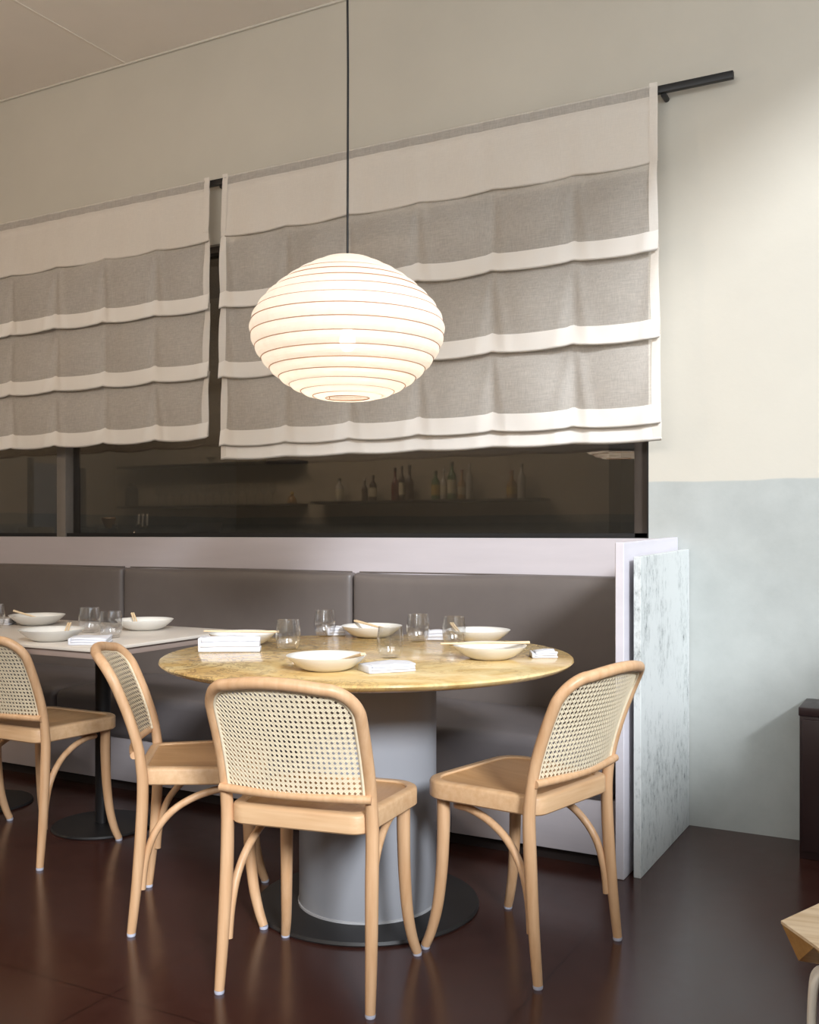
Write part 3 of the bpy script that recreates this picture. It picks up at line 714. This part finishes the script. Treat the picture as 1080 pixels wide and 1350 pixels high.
# ------------------------------------------------------------------ tables
TX, TY = -1.565, 2.63
rt = thing('round_table', 'round yellow marble table on a fat grey drum pedestal', 'table', (TX, TY, 0))
lathe('floor_plate', [(0, 0), (.335, 0), (.337, .004), (.333, .012), (0, .012)], 'disc_metal', rt, 64)
lathe('drum_pedestal', [(0, .012), (.2075, .012), (.2075, .725), (0, .725)], 'pedestal_paint', rt, 64)
lathe('drum_ring', [(.2075, .012), (.211, .012), (.211, .018), (.2075, .019)], 'pedestal_ring', rt, 64)
lathe('marble_top', [(0, .726), (.585, .726), (.603, .731), (.614, .738), (.617, .743), (.615, .748), (.611, .75), (0, .75)], 'yellow_marble', rt, 96, auto=30)
lt = thing('rectangular_table', 'rectangular pale laminate table on black pedestals at left', 'table', (-2.40, 2.70, 0))
box('table_top', -1.45, 0, -.36, .36, .738, .75, 'laminate', lt, .003); box('table_apron', -1.44, -.012, -.35, .35, .715, .738, 'laminate_edge', lt, .002)
for x in (-.465, -1.13):
    lathe('pedestal_foot', [(0, 0), (.188, 0), (.19, .004), (.186, .01), (.03, .016), (0, .016)], 'black_metal', lt, 40, (x, .135, 0))
    lathe('pedestal_column', [(0, .014), (.029, .014), (.029, .715), (0, .715)], 'black_metal', lt, 20, (x, .135, 0))
    bx_ = box('mounting_plate', x - .15, x + .15, -.1, .3, .706, .7155, 'black_metal', lt, .002)

# ------------------------------------------------------------------ tableware
def make_plate(label, loc, group):
    t = tag(lathe('plate', [(0, .003), (.045, .0), (.055, .001), (.075, .010), (.098, .028), (.107, .0375), (.1085, .040), (.107, .0405), (.096, .0315), (.072, .0145), (.05, .007), (0, .006)], 'china', None, 48, auto=60), label, 'plate', group)
    t.location = loc; return t
PG = 'white shallow bowl plates'
p0 = make_plate('white bowl plate at the front of the round table, behind nearest chair', (-1.49, 2.285, .75), PG)
def dup1(o, loc, rz, label):
    r = o.copy(); C.objects.link(r); r.location = loc; r.rotation_euler = (0, 0, rz); r['label'] = label; return r
dup1(p0, (-1.20, 2.715, .75), 0, 'white bowl plate at the right of the round table with chopsticks across')
dup1(p0, (-1.82, 3.085, .75), 0, 'white bowl plate at the back of the round table, before cushion seam')
dup1(p0, (-1.425, 3.13, .75), 0, 'white bowl plate at the back right of round table, behind a tumbler')
dup1(p0, (-2.06, 2.655, .75), 0, 'white bowl plate at the left edge of round table behind the napkin')
dup1(p0, (-3.24, 2.85, .75), 0, 'white bowl plate at the far left back of the rectangular table')
dup1(p0, (-2.715, 2.90, .75), 0, 'white bowl plate at the back right of the rectangular table')
dup1(p0, (-2.72, 2.455, .75), 0, 'white bowl plate at the front of the rectangular table behind chairs')
def make_glass(label, loc):
    prof = [(0, 0), (.024, 0), (.030, .003), (.0365, .018), (.0395, .037), (.039, .058), (.0345, .093), (.0335, .093), (.0378, .058), (.0383, .037), (.0352, .020), (.028, .009), (0, .008)]
    t = tag(lathe('tumbler', prof, 'tumbler_glass', None, 32, auto=60), label, 'glass', 'stemless glass tumblers'); t.location = loc; return t
g0 = make_glass('clear stemless tumbler at the left of the round table by the napkin', (-1.858, 2.628, .75))
for x, y, lab in [(-1.975, 3.02, 'clear stemless tumbler at the back left of round table'),
                  (-1.60, 3.02, 'clear stemless tumbler at the back middle of the round table'),
                  (-1.465, 2.59, 'clear stemless tumbler in the middle front, behind the folded napkin'),
                  (-1.452, 2.995, 'clear stemless tumbler in front of the back right plate'),
                  (-2.813, 2.717, 'left of two clear tumblers together on the rectangular table'),
                  (-2.606, 2.616, 'right of two clear tumblers together on the rectangular table'),
                  (-3.265, 2.665, 'clear tumbler cut by the left edge of the picture')]:
    dup1(g0, (x, y, .75), 0, lab)
def napkin(label, x, y, rz, w, d_, h, z=.75):
    bm = bmesh.new(); n = 3
    for k in range(n):
        z0 = h * k / n; inset = .003 * ((k * 7) % 3)
        vs = add_box(bm, -w / 2 + inset, w / 2 - .002 * (k % 2), -d_ / 2 + .002 * ((k + 1) % 2), d_ / 2 - inset, z0 + .0004, z0 + h / n - .0004)
    bmesh.ops.subdivide_edges(bm, edges=[e for e in bm.edges if e.calc_length() > .03], cuts=5, use_grid_fill=True)
    # rolled fold that holds the layers together along one edge
    add_box(bm, -w / 2 - .004, -w / 2 + .004, -d_ / 2 + .002, d_ / 2 - .004, .001, h - .001)
    for v in bm.verts:
        q = noise.noise(Vector((v.co.x * 22 + x * 9, v.co.y * 22, y * 3))); top = v.co.z / h
        v.co.z += top * (q * .006 - .003 * abs(v.co.x / w) * 2); v.co.x += q * .0025; v.co.y += noise.noise(Vector((v.co.y * 18, v.co.x * 18, 3 + x))) * .0025
        v.co.z = max(.0005, v.co.z)
    bmesh.ops.bevel(bm, geom=[e for e in bm.edges if len(e.link_faces) == 2 and e.calc_face_angle() > 1], offset=.0012, segments=1, affect='EDGES')
    o = tag(from_bm('napkin', bm, 'napkin', None, auto=50), label, 'napkin', 'folded white napkins'); o.location = (x, y, z); o.rotation_euler = (0, 0, rz); return o
napkin('upright folded white napkin in front of the left plate', -1.985, 2.50, R(30), .185, .055, .048)
napkin('folded white napkin beside the front plate on the round table', -1.335, 2.345, R(52), .13, .085, .024)
napkin('small white napkin left of the back plate by a tumbler', -1.972, 3.085, R(40), .06, .08, .03)
napkin('folded white napkin between two tumblers at the back', -1.568, 3.11, R(25), .085, .06, .034)
napkin('white napkin tucked beside the right plate near the table edge', -1.075, 2.83, R(30), .07, .075, .022)
napkin('folded white napkin at the front edge of the rectangular table', -2.535, 2.455, R(35), .12, .11, .026)
napkin('white napkin at far left of the rectangular table beside plate', -3.355, 2.80, R(20), .05, .07, .026)
def chop(a, b_, label):
    a, b_ = Vector(a), Vector(b_); o = tube('chopstick', [(0, 0, 0)] + [tuple((b_ - a) * k) for k in (.5, 1)], lambda u: .0024 + .0016 * u, 'chopstick_wood', None, 8)
    o.location = a; tag(o, label, 'chopstick', 'pale wooden chopsticks')
def chops(a, b_, gap, where):
    a, b_ = Vector(a), Vector(b_); s_ = (b_ - a).cross(Vector((0, 0, 1))).normalized() * gap
    chop(a, b_, 'nearer pale wooden chopstick of the pair ' + where); chop(a - s_, b_ - s_ * .7, 'farther pale wooden chopstick of the pair ' + where)
ZP = .795
chops((-2.13, 2.545, ZP + .007), (-1.945, 2.700, ZP), .009, 'across the left plate')
chops((-1.74, 3.035, .788), (-1.915, 3.135, ZP + .004), .010, 'leaning on the back plate')
chops((-1.32, 2.635, ZP), (-1.105, 2.79, ZP), .009, 'across the right plate')
chops((-1.475, 2.335, .772), (-1.36, 2.255, ZP + .008), .010, 'in the front plate')
chops((-1.475, 3.09, .780), (-1.535, 3.155, ZP + .010), .010, 'on the back right plate')
chops((-3.22, 2.86, .772), (-3.30, 2.785, ZP + .014), .010, 'on the far left plate')
chops((-2.735, 2.885, .772), (-2.80, 2.93, ZP + .012), .010, 'on the back plate of the rectangular table')
chops((-2.63, 2.44, .781), (-2.70, 2.52, ZP + .010), .010, 'on the front plate of the rectangular table')
